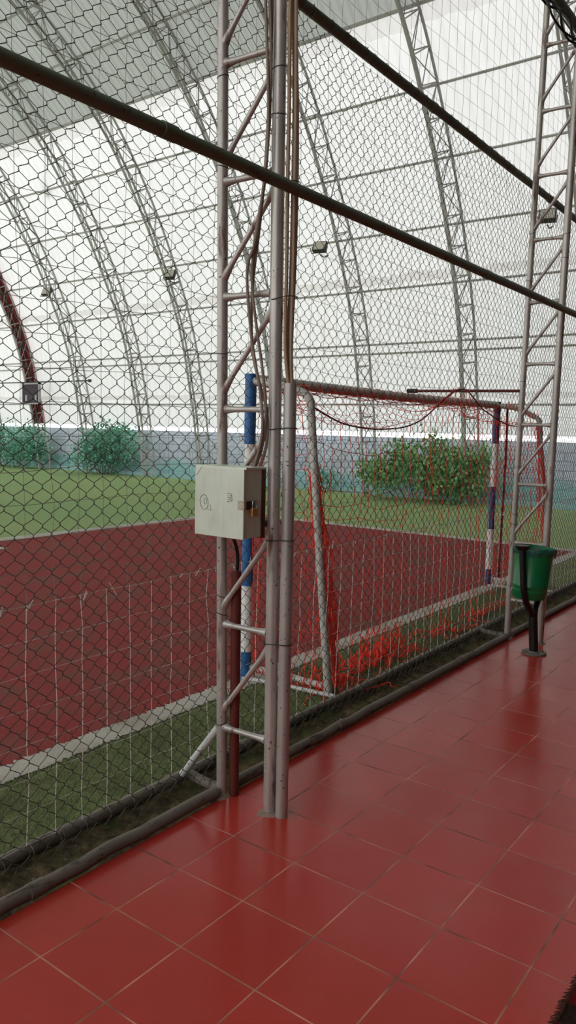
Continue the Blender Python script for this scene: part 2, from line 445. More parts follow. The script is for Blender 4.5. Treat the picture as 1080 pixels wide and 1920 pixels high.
# purlins along the hall
def arc_at(s, d):
    P = offset(d); L = np.concatenate([[0], np.cumsum(np.linalg.norm(np.diff(full, axis=0), axis=1))])
    return np.interp(s, L, P[:,0]), np.interp(s, L, P[:,1])
Ltot = np.cumsum(np.linalg.norm(np.diff(full, axis=0), axis=1))[-1]
def s_of_z(z):
    ss = np.linspace(0, Ltot/2, 800); zz = np.array([arc_at(s, .1)[1] for s in ss]); return ss[np.argmin(abs(zz - z))]
sz = [s_of_z(z) for z in (2.28, 3.47, 3.68, 4.87, 5.95, 7.08, 8.17)] ; ss0 = s_of_z(9.22)
plist = [(s, .026) for s in sz] + [(ss0, .035)] + [(ss0 + 1.27*k, .026) for k in range(1, 5)]
pl = ['lowest grey purlin tube, just above the lit gap over the block wall', 'lower of the close pair of grey purlins above the goal', 'upper of the close pair of grey purlins above the goal',
 'grey purlin tube under the pale seam band, first above the close pair', 'grey purlin tube at floodlight height on the white fabric', 'grey purlin tube second above the floodlights', 'grey purlin tube just below the seam of white fabric and grey roof',
 'dark edge tube along the seam of white fabric and grey roof', 'first purlin above the fabric seam, on the grey roof', 'second purlin above the fabric seam, on the grey roof', 'third purlin above the fabric seam, on the grey roof', 'fourth purlin above the fabric seam, on the grey roof']
for (s, r), lab in zip(plist, pl):
    x, z = arc_at(s, .1); b = MB(); b.tube([(x, -3.1, z), (x, 26.9, z)], r, 6)
    thing('roof_purlin', b, M_purlin, (x, 0, z), lab, 'purlin', 'purlins along the hall side')

# floodlights on the trusses
def floodlight(loc, yaw, label):
    e = empty('floodlight', loc, label, 'floodlight', 'floodlights on the hall trusses')
    M = Matrix.Rotation(yaw, 4, 'Z') @ Matrix.Rotation(math.radians(28), 4, 'Y')
    b = MB(); b.box((-.045,-.16,-.13), (.05,.16,.13), M); build('housing', b, M_lampbody, e, smooth=False, bevel=.012)
    b = MB(); b.box((-.052,-.135,-.105), (-.044,.135,.105), M); prop(build('glass', b, M_lampglass, e, smooth=False), 'olive grey glass')
    b = MB(); b.tube([tuple(M @ Vector(p)) for p in [(0,-.18,0),(.0,-.18,-.17),(0,.18,-.17),(0,.18,0)]], .011, 6)
    b.tube([(0,0,-.17), (.16,0,-.2), (.34,0,-.12)], .014, 6); build('bracket', b, M_lampbody, e); return e
floodlight((12.62,8.42,5.78), .25, 'small floodlight beside the lattice truss above the goal crossbar')
floodlight((12.85,13.5,5.7), .25, 'small dark floodlight on the truss just left of the near lattice post')
floodlight((12.9,19.0,5.72), .25, 'small floodlight near the maroon clad truss')
floodlight((12.85,3.3,5.8), .25, 'small floodlight seen between the two tubes of the far lattice post')

# maroon truss board, long rod, dangling cord
e = empty('wall_board', (13.65,20.95,2.28), 'dark square board with pale frame fixed on the maroon clad truss', 'board')
b = MB(); b.box((13.63,20.50,2.28), (13.67,21.40,2.94)); build('panel', b, M_board, e, (13.65,20.95,2.28), smooth=False)
b = MB()
for (y0,y1,z0,z1) in ((20.46,21.44,2.92,2.97),(20.46,21.44,2.25,2.30),(20.46,20.51,2.25,2.97),(21.39,21.44,2.25,2.97)): b.box((13.60,y0,z0),(13.68,y1,z1))
prop(build('frame', b, M_boardframe, e, (13.65,20.95,2.28), smooth=False), 'pale frame')
for yy in (20.62, 21.16):
    b = MB(); b.box((13.615,yy,2.36),(13.632,yy+.1,2.56)); prop(build('handle_plate', b, M_boardframe, e, (13.65,20.95,2.28), smooth=False), 'pale small plate')
b = MB(); b.tube([(13.75,22.95,3.0),(13.75,18.0,3.0)], .022, 6); b.tube([(13.75,18.04,3.0),(13.75,17.96,3.0)], .05, 8)
thing('long_rod', b, M_lampbody, (13.75,20.5,3.0), 'thin dark rod crossing the maroon clad truss above the dark board', 'rod')
b = MB(); b.tube(spline([(11.0,16.3,9.0),(11.3,16.7,8.7),(11.75,17.2,8.5)], 6), .012, 5)
b.tube(spline([(11.75,17.2,8.5),(11.8,17.3,8.3),(11.85,17.38,8.08)], 4), [.02,.05,.07,.075,.08,.07,.08,.06,.02], 7)
thing('hanging_cord', b, M_black, (11.0,16.3,9.0), 'black cord end dangling below the roof seam, above the left floodlight', 'cord')

# foliage before the block wall
def bush(name, c, w, d, h, nleaf, m, label, ls=.09):
    e = empty(name, (c[0], c[1], 0), label, 'bush', 'bushes before the block wall')
    b = MB()
    for k in range(7):
        t = (k/6-.5); b.tube(spline([(c[0]+t*.1, c[1]+t*w*.5, 0), (c[0]+rng.normal(0,.08), c[1]+t*w*.8, h*.4), (c[0]+rng.normal(0,.12), c[1]+t*w*.8, h*rng.uniform(.6,.8))], 5), .010, 5)
    build('stem', b, M_stem, e, (c[0],c[1],0))
    b = MB(); ncl = 26
    cl = [(c[0]+rng.uniform(-.5,.5)*d, c[1]+rng.uniform(-.5,.5)*w, h*(.24+.66*rng.random())) for _ in range(ncl)]
    V = []; F = []
    for i in range(nleaf):
        q = cl[rng.integers(ncl)]; R = h*.21
        p = np.array(q) + rng.normal(0, 1, 3)*V3(R*.6, R*.85, R*.6); p[2] = max(.03, p[2])
        a = rng.normal(0,1,3); a /= np.linalg.norm(a); u = np.cross(a, rng.normal(0,1,3)); u /= np.linalg.norm(u)
        l = ls*rng.uniform(.6,1.2); n0 = len(V)
        V += [p-a*l*.5, p+u*l*.28, p+a*l*.5, p-u*l*.28]; F.append((n0,n0+1,n0+2,n0+3))
    b.add(V, F); build('foliage', b, m, e, (c[0],c[1],0), smooth=False); return e
bush('wall_bush', (14.3,17.9), 1.9, .7, 1.5, 3200, M_leaf2, 'upright leafy bush before the block wall, left of the near lattice post', .13)
bush('wall_bush', (14.3,23.0), 3.4, .7, 1.45, 4200, M_leaf2, 'blue green leafy bush at the left picture edge, before the block wall', .13)
bush('wall_bush', (14.25,6.35), 3.1, .8, 1.42, 5600, M_leaf, 'broad leafy bush before the block wall, seen through the goal net', .14)
bush('wall_bush', (14.4,9.35), .9, .4, .6, 300, M_leaf2, 'low leafy bush at the wall foot, seen beside the goal\'s near back tube')

# ------------------------------------------------------------------ lattice fence posts
def post(x, ytop_f, ytop_w, ztop, label, k0):
    e = empty('lattice_post', (x, .13, 0), label, 'fence post', 'lattice fence posts')
    base = (x, .13, 0)
    F = lambda z: V3(x + (ytop_f[1] if len(ytop_f) > 1 else 0)*z/4, .267 + ytop_f[0]*z/3.2, z)
    W = lambda z: V3(x + .012, .006 + ytop_w*z/3.2, z)
    b = MB(); b.tube([F(0), F(ztop/2), F(ztop)], .0225, 16); build('post_tube', b, M_silver, e, base)
    b = MB(); b.tube([W(0), W(ztop/2), W(ztop)], .0265, 16); build('post_tube', b, M_silver, e, base)
    z = .313; k = 0
    while z < ztop - .2:
        a, c = F(z), W(z); d = (c-a)/np.linalg.norm(c-a)
        b = MB(); P = [a+d*.018, a+d*.04, a+d*.07, lerp(a,c,.5), c-d*.075, c-d*.045, c-d*.022]
        b.tube(P, [.021,.016,.0125,.012,.0125,.016,.021], 10); build('rung', b, M_silver, e, base)
        if z + .45 < ztop:
            a, c = F(z+.07), W(z+.415); d = (c-a)/np.linalg.norm(c-a)
            b = MB(); b.tube([a+d*.012, a+d*.05, a+d*.09, c-d*.09, c-d*.05, c-d*.014], [.02,.015,.0115,.0115,.015,.02], 10)
            build('brace', b, M_silver, e, base)
        z += .461
    for q in (F(0), W(0)):
        b = MB(); pts = [(q[0]+.052*math.cos(t)*(1+.18*math.sin(3*t+q[1]*9)), q[1]+.05*math.sin(t)*(1+.15*math.cos(2*t))) for t in np.linspace(0, 2*PI, 18, endpoint=False)]
        n = len(pts); vs = [(px, py, .0) for px, py in pts] + [(q[0]+(px-q[0])*.66, q[1]+(py-q[1])*.66, .011) for px, py in pts]
        b.add(vs, [(i, (i+1)%n, n+(i+1)%n, n+i) for i in range(n)] + [tuple(range(n, 2*n))])
        prop(build('mortar_pad', b, M_mortar, e, base), 'rough mortar at the foot')
    for q, r, zs in ((F, .0235, (.33,.82,.9,1.27,1.93,2.68,3.03)), (W, .0275, (2.83,3.0,)) ):
        for zz in zs:
            c = q(zz + k0); b = MB(); b.tube([c + V3(r*math.cos(t), r*math.sin(t), .006*math.sin(t*1.0+zz*7)) for t in np.linspace(0, 2*PI, 14, endpoint=False)], .0017, 5, closed=True)
            prop(build('tie_wire', b, M_black, e, base), 'dark wire tie')
    return e, F, W
PX1, PX2 = .228, 3.645
post1, F1, W1 = post(PX1, (.055,), .035, 5.6, 'near silver lattice fence post carrying the grey box and cables', 0)
post2, F2, W2 = post(PX2, (-.025,), -.015, 5.6, 'far silver lattice fence post behind the green bin', .1)

# silver conduit next to the walkway tube of the near post, with its cables
b = MB(); b.tube([(.247,-.052,0),(.247,-.05,.9),(.246,-.046,1.80)], .026, 16)
c0 = empty('conduit_pipe', (.247,-.052,0), 'silver cable conduit strapped beside the near lattice post', 'conduit')
build('tube', b, M_silver2, c0, (.247,-.052,0))
for zz in (1.62, 1.17, .74, 2.13, 2.56):
    b = MB(); y1 = -.052 if zz < 1.8 else -.035
    pts = []
    for t in np.linspace(-PI/2, PI/2, 7): pts.append(V3(.245, y1, zz) + V3(.029*math.sin(t), -.029*math.cos(t), .004))
    for t in np.linspace(PI/2, 3*PI/2, 7): pts.append(V3(.24, .02, zz) + V3(.029*math.sin(t), -.029*math.cos(t), -.004))
    b.tube(pts, .002, 5, closed=True)
    prop(build('tie_wire', b, M_black, c0, (.247,-.052,0)), 'black tie wire')
for k, (dx, dy, m, lab) in enumerate(((-.012,-.006,M_tan,'tan cable nearest the near post tube, running up from the silver conduit'), (.004,-.020,M_tan,'tan cable beside the near post tube, second of the bundle'), (.010,-.002,M_tan2,'grey brown cable at the back of the bundle beside the near post'), (.013,-.012,M_tan2,'grey brown cable outermost in the bundle beside the near post'))):
    P = [(.246+dx*.5, -.047+dy*.4, 1.74)]
    for zz in np.arange(1.95, 5.3, .3):
        wv = W1(zz); P.append((wv[0]+.012+dx+rng.normal(0,.002), wv[1]-.040+dy*1.1-.006*math.sin((zz-1.75)*1.9)**2*(k+.5), zz))
    b = MB(); b.tube(spline(P, 5), .0075, 8)
    thing('cable', b, m, P[0], lab, 'cable', 'cables on the near post')
# cables wandering inside the lattice and into the box
def inl(yf, z): return (PX1+.012, .006+.035*z/3.2 + (.26)*yf, z)
paths = [[(.1,3.6),(.05,3.2),(.12,2.72),(.22,2.45),(.36,2.2),(.38,2.02),(.33,1.9),(.18,1.78),(.05,1.68),(.06,1.55),(.25,1.42)],
         [(.12,3.5),(.02,3.0),(.1,2.6),(.28,2.38),(.34,2.2),(.24,2.02),(.12,1.86),(.04,1.7),(.09,1.56),(.3,1.42)],
         [(.2,3.55),(.07,3.1),(.03,2.7),(.24,2.36),(.4,2.24),(.3,1.98),(.1,1.74),(.07,1.6),(.2,1.48),(.34,1.41)]]
ll = ['grey brown cable bulging leftmost inside the near lattice post above the box', 'grey brown cable in the middle of the loose strands above the box', 'grey brown cable that swings out highest inside the near lattice post']
for k, p in enumerate(paths):
    P = [V3(*inl(a, z)) + V3(-.034 - .012*k, 0, 0) for a, z in p]
    b = MB(); b.tube(spline(P, 6), .006, 8); thing('cable', b, M_tan2, P[-1], ll[k], 'cable', 'cables on the near post')

# dark red conduit and black cable below the box
b = MB(); b.tube([(.262,.226,0),(.262,.228,.5),(.262,.232,1.01)], .022, 14)
thing('red_conduit', b, M_redpipe, (.262,.226,0), 'dark red conduit pipe standing beside the near lattice post', 'conduit')
b = MB(); b.tube(spline([(.21,.235,1.19),(.24,.226,1.14),(.26,.225,1.07),(.262,.23,.96)], 6), .008, 8)
thing('black_cable', b, M_black, (.21,.235,1.19), 'short black cable from the box into the dark red conduit', 'cable')

# ------------------------------------------------------------------ electrical box
bx0, bx1, by0, by1, bz0, bz1 = .066, .202, .034, .295, 1.182, 1.460
BB = (.13,.16,1.182)
eb = empty('electrical_box', BB, 'grey steel electrical box hung on the near lattice post', 'box')
b = MB(); b.box((bx0+.012,by0+.003,bz0+.003),(bx1-.022,by1-.003,bz1-.003)); build('body', b, M_box, eb, BB, smooth=False, bevel=.002)
b = MB(); b.box((bx1-.022,by0-.001,bz0-.002),(bx1,by1,bz1+.002)); prop(build('back_plate', b, M_boxedge, eb, BB, smooth=False), 'rusty brown back rim')
b = MB(); b.box((bx0,by0,bz0),(bx0+.011,by1,bz1)); dr = build('door', b, M_box, eb, BB, smooth=False, bevel=.0025)
b = MB(); b.box((bx0+.008,by0-.004,bz1-.003),(bx1,by1+.003,bz1+.006)); build('lid_lip', b, M_box, eb, BB, smooth=False, bevel=.0015)
def onface(b, pts, r): b.tube([(bx0-.0006, y, z) for y, z in pts], r, 5)
b = MB()   # worn scribble on the door
zc = 1.345; yc = .107
for (pts) in ([(.012,.016),(-.008,.016),(-.01,.008),(.01,.006)], [(-.01,.002),(.01,-.001),(-.008,-.005)], [(.01,-.008),(-.008,-.008),(-.01,-.013),(.012,-.016),(.006,-.02)], [(-.012,.012),(-.014,-.014)]):
    onface(b, [(yc+a, zc+c) for a, c in pts], .0009)
for i in range(7): onface(b, [(by1-.012-.004*i, bz1-.034+.005*i), (by1-.013-.004*i, bz1-.03+.005*i)], .0011)
prop(build('scribble', b, M_ink, dr, BB), 'faint dark scribble on the door')
b = MB(); onface(b, [(.243+.022*math.cos(t)*(1+.1*math.sin(2*t)), 1.317+.03*math.sin(t)) for t in np.linspace(0, 2*PI, 26)], .0011)
onface(b, [(.236+.007*math.cos(t), 1.321+.012*math.sin(t)) for t in np.linspace(0, 2*PI, 16)], .0009); onface(b, [(.225,1.29),(.205,1.285),(.21,1.31)], .001)
prop(build('smudge', b, M_smudge, dr, BB), 'rubbed grey ring mark on the door')
b = MB(); b.box((bx0-.002,by0-.003,1.300),(bx0+.001,by0+.029,1.337)); b.box((bx0-.002,by0-.004,1.302),(bx0+.012,by0-.0005,1.333))
hp = build('hasp', b, M_hasp, eb, BB, smooth=False, bevel=.0008); hp['label'] = 'pale hasp plate'
b = MB()
for (y, z) in ((.004,.006),(.012,.004),(.024,.007),(.006,.016),(.018,.017),(.025,.025),(.004,.029),(.013,.031),(.02,.032)):
    b.tube([(bx0-.0015, by0+y-.002, 1.301+z), (bx0-.003, by0+y-.002, 1.301+z)], .0014, 8)
prop(build('rivet', b, M_black, hp, BB), 'small dark rivets')
b = MB(); b.box((bx0+.012,by0-.005,1.302),(bx0+.062,by0+.001,1.334)); prop(build('hasp_strap', b, M_hasp2, eb, BB, smooth=False, bevel=.001), 'dark maroon strap')
pk = empty('padlock', (.118,.022,1.28), 'small brass padlock hanging on the hasp of the grey box', 'padlock')
b = MB(); b.box((.098,.014,1.272),(.138,.028,1.306)); prop(build('lock_body', b, M_brass, pk, (.118,.022,1.28), smooth=False, bevel=.003), 'brass body')
b = MB(); b.tube(spline([(.106,.021,1.302),(.106,.021,1.326),(.110,.0215,1.335),(.118,.022,1.339),(.126,.0215,1.335),(.130,.021,1.326),(.130,.021,1.302)], 5), .0035, 10)
prop(build('shackle', b, M_steel, pk, (.118,.022,1.28)), 'bright steel shackle')

# ------------------------------------------------------------------ rails and low pipes
XL, XR = -3.2, 7.06
def rail(name, a, c, r, m, label, cat='rail', wob=.0, grp=None):
    P = [lerp(a, c, t) + V3(0, rng.normal(0, wob), rng.normal(0, wob)) for t in np.linspace(0, 1, 24)]
    b = MB(); b.tube(P, r, 14)
    for t in (.27, .52, .73): q = lerp(a, c, t); d = (np.array(c)-np.array(a)); d /= np.linalg.norm(d); b.tube([q-d*.03, q+d*.03], r*1.12, 14)
    return thing(name, b, m, a, label, cat, grp)
rail('fence_rail', (XL,-.044,2.540), (XR,-.048,2.545), .0235, M_rail, 'dark round rail crossing both lattice posts at mid height', 'rail', .001)
rail('fence_rail', (XL,.347,3.565), (XR,.347,3.550), .026, M_rail, 'dark round rail along the top edge of the wire mesh', 'rail', .0015)
rail('fence_rail', (XL,-.05,4.42), (XR,-.05,4.46), .03, M_rail, 'dark round rail high up, at the upper right picture corner', 'rail', .001)
b = MB()
for k in range(3): b.tube(spline([(2.6+i*.16, -.05+.03*math.sin(i*1.3+k*2), 4.42-.045-.02*k+.02*math.cos(i*1.7+k)) for i in range(12)], 4), .008, 6)
b.tube(spline([(3.66,.2,4.75),(3.62,.1,4.6),(3.5,-.02,4.42),(3.42,-.05,4.36)], 5), .006, 6)
thing('wire_bundle', b, M_black, (2.6,-.05,4.4), 'dark wire bundle hanging under the high corner rail', 'cable')
def gy(x): return .268 - .004*x
for xa, xb, lab in ((XL, .188, 'grey brown ground pipe along the tile edge, left of the near post'), (.30, 3.60, 'grey brown ground pipe along the tile edge, between both lattice posts'), (3.69, XR, 'grey brown ground pipe along the tile edge, beyond the green bin')):
    rail('ground_pipe', (xa, gy(xa), .026), (xb, gy(xb), .026), .0255, M_lowpipe, lab, 'pipe', .002)
rail('ground_pipe', (XL,.492,.03), (XR,.492,.03), .0255, M_lowpipe, 'grey brown ground pipe beside the green turf strip, wound with net cord', 'pipe', .002)
b = MB(); b.tube([(PX1+.0,.292,.305),(.186,.468,.05)], .0165, 12)
thing('brace_pole', b, M_white, (.185,.462,.055), 'short white slanted pole leaning from the near post to the ground pipe', 'pole')
for x, lab in ((.235,'short pale stub pipe joining both ground pipes at the near post'), (3.60,'short pale stub pipe joining both ground pipes at the far post')):
    b = MB(); b.tube([(x,.475,.034),(x-.01,.38,.03),(x-.01,.275,.03)], .0225, 12); thing('stub_pipe', b, M_lowpipe, (x,.475,.03), lab, 'pipe')
b = MB(); b.tube([(PX2-.01,.275,1.955),(PX2-.01,.75,1.96),(PX2-.01,1.17,1.964)], .012, 10)
r0 = empty('net_rod', (PX2,.275,1.955), 'thin rusty rod reaching from the far lattice post above the goal crossbar', 'rod'); build('shaft', b, M_redpipe, r0, (PX2,.275,1.955))
b = MB(); b.tube([(PX2-.01,1.15,1.964),(PX2-.01,1.24,1.965)], .019, 10); prop(build('tip', b, M_black, r0, (PX2,.275,1.955)), 'black tip')

# ------------------------------------------------------------------ chain link mesh
YC = .352; px_, pz_ = .0366, .0680
b = MB()
i0, i1 = int(XL/px_), int(XR/px_); nz = int(3.53/pz_)
def wav(x, z): return .006*math.sin(x*2.3+z*1.1)+.004*math.sin(z*4.1+x*5)
for i in range(i0, i1):
    cx = (i+.5)*px_
    P = []
    for k in range(nz*2+1):
        z = .045 + k*pz_/2
        sgn = 1 if (k + i) % 2 == 0 else -1
        xx = cx + sgn*(px_/2+.0012)
        jx = .0016*math.sin(i*.13+k*.21)+rng.normal(0,.0006); jz = .003*math.sin(i*.11+k*.13)+rng.normal(0,.0012)
        yy = YC + wav(cx, z)
        tw = .0056 if z > 1.3 else .0042
        P += [(xx+jx-sgn*.0006, yy-.0022*sgn, z-tw+jz), (xx+jx-sgn*.0006, yy+.0022*sgn, z+tw+jz)]
    b.tube(P, .0015, 4, cap=False)
cl = thing('chain_link_mesh', b, M_galv, (0,YC,.05), 'galvanised chain link wire mesh stretched along the lattice posts', 'wire mesh')
for x in np.arange(XL+.03, XR, .11):
    b = MB(); j = rng.normal(0,.02); r = .0285
    b.tube([V3(x+j+.02*t/6, .347+r*math.cos(t), 3.558+r*math.sin(t)) for t in np.linspace(-.6, 5.2, 9)] + [V3(x+j+.03, .35+rng.normal(0,.01), 3.588+rng.uniform(0,.014))], .0018, 4)
    prop(build('tie_wire', b, M_galv, cl, (0,YC,.05)), 'wire tie wound on the top rail')

# ------------------------------------------------------------------ cord nets
pn = .1232
def cordnet(z0, z1, r, m, x0, x1, yy, jit, knots, name, label, sag, hr=1.0):
    nx = int(round((x1-x0)/pn)); nz = int(round((z1-z0)/pn))
    X = np.empty((nx+1, nz+1, 3))
    ph = rng.uniform(0, 6, 6)
    for i in range(nx+1):
        for k in range(nz+1):
            x = x0 + i*pn; z = z0 + (z1-z0)*k/nz
            X[i,k] = (x + .012*math.sin(z*1.3+ph[0]+i*.35)+rng.normal(0,jit), yy+.008*math.sin(x*2+z)+rng.normal(0,jit), z - sag*(math.sin((x-PX1)/(PX2-PX1)*PI)**2)*math.sin((k/nz)*PI)+rng.normal(0,jit))
    b = MB()
    for i in range(nx+1): b.tube(X[i], r, 4, cap=False)
    for k in range(nz+1):
        b.tube(X[:,k], r*hr, 4, cap=False)
    if knots:
        for i in range(nx+1):
            for k in range(nz+1):
                p = X[i,k]; q = r*1.9
                b.add([p+V3(q,0,0),p-V3(q,0,0),p+V3(0,q,0),p-V3(0,q,0),p+V3(0,0,q*1.3),p-V3(0,0,q*1.3)], [(0,2,4),(2,1,4),(1,3,4),(3,0,4),(2,0,5),(1,2,5),(3,1,5),(0,3,5)])
    return thing(name, b, m, (0,yy,z0), label, 'net')
sk = cordnet(.055, .965, .0020, M_cordw, XL, XR, .487, .0028, True, 'skirt_net', 'white knotted cord net hanging low, tied to the inner ground pipe', 0, .5)
for x in np.arange(XL, XR, pn):
    b = MB()
    P = [V3(x+.03*t/6, .492+.0285*math.cos(t), .03+.0285*math.sin(t)) for t in np.linspace(5.6, -.6, 12)]
    b.tube(P + [V3(x-.002, .487, .075)], .0013, 4, cap=False)
    prop(build('lashing', b, M_cordg, sk, (0,.487,.055)), 'greyed cord wound on the ground pipe')
for x in np.arange(XL+.04, XR, pn):
    if rng.random() < .7:
        b = MB(); q = rng.normal(0, 1, 6)
        b.tube(spline([(x,.487,.965+q[0]*.006),(x+q[1]*.012,.48,.95+q[2]*.01),(x+q[3]*.012,.482,.975+q[4]*.012)], 3), .0022, 4)
        prop(build('knot', b, M_cordw, sk, (0,.487,.055)), 'frayed white knot on the upper hem')
cordnet(.965, 5.65, .00105, M_cordg, XL, XR, .49, .0025, False, 'barrier_net', 'thin grey square cord net rising high behind the wire mesh', .06)

# ------------------------------------------------------------------ goal
GX0, GX1, GY, GZ = 1.50, 5.53, 1.195, 1.955
GB = (3.5, 1.0, 0)
g = empty('soccer_goal', GB, 'soccer goal with blue and white banded posts and grey back tubes', 'goal')
def banded(x, blue):
    b = MB(); zs = [(0,.19,1),(.19,.62,0),(.62,1.07,1),(1.07,1.52,0),(1.52,GZ+.0,1)]
    for z0, z1, c in zs: b.cur = c; b.tube([(x,GY,z0),(x,GY,z1)], .0365, 18, cap=(z1 > 1.9 or z0 == 0))
    return build('goalpost', b, [M_goalwhite, blue], g, GB)
banded(GX0, M_blue); banded(GX1, M_bluedark)
b = MB(); b.tube([(GX0+.03,GY,GZ-.035),(3.5,GY,GZ-.05),(GX1,GY,GZ-.035)], .036, 18); build('crossbar', b, M_goalgrey, g, GB)
def stay(x, dx, yb, zb):
    b = MB(); b.tube(spline([(x,GY,GZ-.04),(x+dx*.4,GY-.2,GZ-.07),(x+dx*.8,yb+.07,zb+.05),(x+dx,yb,zb),(x+dx+.005,yb-.012,zb-.1),(x+dx*1.1,.70,.95),(x+dx*1.15,.60,.03)], 8), .0245, 12)
    return build('back_stay', b, M_goalgrey, g, GB)
stay(GX0, .065, .79, 1.80); stay(GX1, .12, .79, 1.77)
for x, dx in ((GX0, .085), (GX1, .14)):
    b = MB(); b.tube([(x+.01,GY-.02,.085),(x+dx*.6,.88,.075),(x+dx+.015,.60,.05)], .0195, 10); build('ground_bar', b, M_white, g, GB)
    b = MB(); b.tube([(x-.03,GY,.018),(x+dx*.4,.85,.018),(x+dx*.8,.55,.018)], .014, 8); build('ground_bar', b, M_white, g, GB)

# red goal net
GN = (3.5,.8,0); gn = empty('goal_net', GN, 'tangled red cord net draped from the soccer goal to the turf', 'net')
ropeP = spline([(1.565,.78,1.76),(1.95,.78,1.66),(2.45,.78,1.635),(2.95,.77,1.70),(3.635,.76,1.975),(4.2,.78,1.82),(4.9,.79,1.70),(5.65,.79,1.74)], 10)
b = MB(); b.tube(ropeP, .0055, 6); prop(build('rope', b, M_ropered, gn, GN), 'dark red sagging head rope')
def rope_at(x): return V3(x, np.interp(x, ropeP[:,0], ropeP[:,1]), np.interp(x, ropeP[:,0], ropeP[:,2]))
def netpanel(b, P, r, skip=.0):
    a, c = P.shape[:2]
    for i in range(a): b.tube(P[i], r, 4, cap=False)
    for k in range(c):
        if rng.random() < skip: continue
        b.tube(P[:,k], r*.8, 4, cap=False)
def smooth_noise(shape, amp, f=2):
    n = rng.normal(0, 1, shape)
    for _ in range(f):
        n = (n + np.roll(n,1,0) + np.roll(n,-1,0) + np.roll(n,1,1) + np.roll(n,-1,1))/5
    return n/np.std(n)*amp
# roof panel
nx, ny = 35, 6
P = np.empty((nx, ny, 3))
for i in range(nx):
    x = GX0+.05+(GX1-GX0-.02)*i/(nx-1); a = V3(x, GY, GZ-.085); c = rope_at(max(1.57, min(5.64, x)))
    for k in range(ny):
        t = k/(ny-1); P[i,k] = lerp(a, c, t) - V3(0,0,.06*math.sin(PI*t))
P += np.stack([smooth_noise((nx,ny), .016), smooth_noise((nx,ny), .012), smooth_noise((nx,ny), .016)], -1)
b = MB(); netpanel(b, P, .0017); build('roof_panel', b, M_rednet, gn, GN)
# back panel
nx, nz = 40, 19
P = np.empty((nx, nz, 3)); sx = smooth_noise((nx,nz), .03, 3); sy = smooth_noise((nx,nz), .022, 3); sz_ = smooth_noise((nx,nz), .02, 2)
for i in range(nx):
    x = 1.58+4.05*i/(nx-1); a = rope_at(x); c = V3(x+.05*math.sin(i*1.9), .72+.05*math.sin(i*.8), .03)
    for k in range(nz):
        t = k/(nz-1); p = lerp(a, c, t); w = min(1, t*3)
        P[i,k] = p + V3(sx[i,k]*w, sy[i,k]*w, sz_[i,k]*w)
        P[i,k,2] = max(.02, P[i,k,2])
b = MB(); netpanel(b, P, .0024, .62); build('back_panel', b, M_rednet, gn, GN)
# side panels, gathered towards the back stays
for (x0, xb) in ((GX0+.02, 1.575), (GX1+.02, 5.66)):
    nu, nz = 7, 16; P = np.empty((nu, nz, 3)); q = smooth_noise((nu,nz), .03, 1); q2 = smooth_noise((nu,nz), .02, 1)
    for i in range(nu):
        for k in range(nz):
            t = k/(nz-1); z = 1.84*(1-t)+.03; u = (i/(nu-1))
            yb = np.interp(z, [0,.95,1.8], [.62,.71,.80]); u2 = u**(1+1.2*math.sin(PI*t))
            P[i,k] = (x0+(xb-x0)*(1-u2)+q2[i,k], yb+(GY-.05-yb)*u2+q[i,k]*math.sin(PI*min(1,u*1.2+.1)), z+q[i,k]*.5-.05*u2)
    b = MB(); netpanel(b, P, .002, .15); build('side_panel', b, M_rednet, gn, GN)
# gathered bundles along the back stays
def bundle(p0, p1, n, r, amp):
    b = MB()
    for s in range(n):
        a0 = rng.uniform(0, 6.3); m = 26; P = []
        for k in range(m):
            t = k/(m-1); q = lerp(p0, p1, t); A = amp*(.35+.65*math.sin(PI*min(1,t*1.15+.05))**.7)
            P.append(q + V3(A*.9*math.cos(a0+t*9+s)+rng.normal(0,.009), A*math.sin(a0+t*7)+rng.normal(0,.009), rng.normal(0,.014)))
        b.tube(P, r, 4)
    return b
b = bundle((1.588,.762,1.40), (1.652,.585,.06), 26, .0034, .036); build('gathered_bundle', b, M_rednet, gn, GN)
b = bundle((5.645,.79,1.72), (5.67,.60,.06), 20, .0028, .032); build('gathered_bundle', b, M_rednet, gn, GN)
b = bundle((GX0+.06,1.15,1.45), (GX0+.02,1.13,.1), 5, .0022, .022); build('gathered_bundle', b, M_rednet, gn, GN)
b = MB(); b.tube([(5.64+.008*math.sin(t*9), 1.12+.006*math.cos(t*7), 1.93-1.88*t) for t in np.linspace(0,1,30)], .012, 7); prop(build('edge_rope', b, M_ropered, gn, GN), 'dark red edge rope beside the far post')
# lashing along the crossbar and base bars
b = MB(); P = []
for t in np.linspace(0, 1, 260):
    x = GX0+.08+(GX1-GX0-.1)*t; a = t*2*PI*22; P.append((x, GY+.0395*math.cos(a), GZ-.048+.0395*math.sin(a)+.012*(t-.5)**2))
b.tube(P, .0022, 4)
for q in range(4): b.tube([(GX0+.08+(GX1-GX0-.1)*t, GY-.035-.006*math.sin(t*40+q), GZ-.07-.012*q+.008*math.sin(t*60+q*2)) for t in np.linspace(0,1,120)], .0026, 4)
def spiral(p0, p1, turns, rad, r):
    p0 = np.array(p0); p1 = np.array(p1); d = (p1-p0)/np.linalg.norm(p1-p0); u = np.cross(d, V3(0,0,1)); u /= np.linalg.norm(u); w = np.cross(d, u)
    b.tube([lerp(p0,p1,t)+rad*(1+.4*math.sin(t*37))*(math.cos(t*2*PI*turns)*u+math.sin(t*2*PI*turns)*w) for t in np.linspace(0,1,turns*9)], r, 4)
spiral((GX0+.01,1.15,.085), (1.60,.60,.05), 13, .027, .003); spiral((GX0+.01,1.15,.085), (1.60,.60,.05), 9, .034, .003)
spiral((GX1,1.1,1.93), (5.64,.82,1.80), 12, .03, .003); spiral((1.53,1.1,1.915), (1.565,.80,1.80), 5, .03, .002)
build('lashing', b, M_rednet, gn, GN)
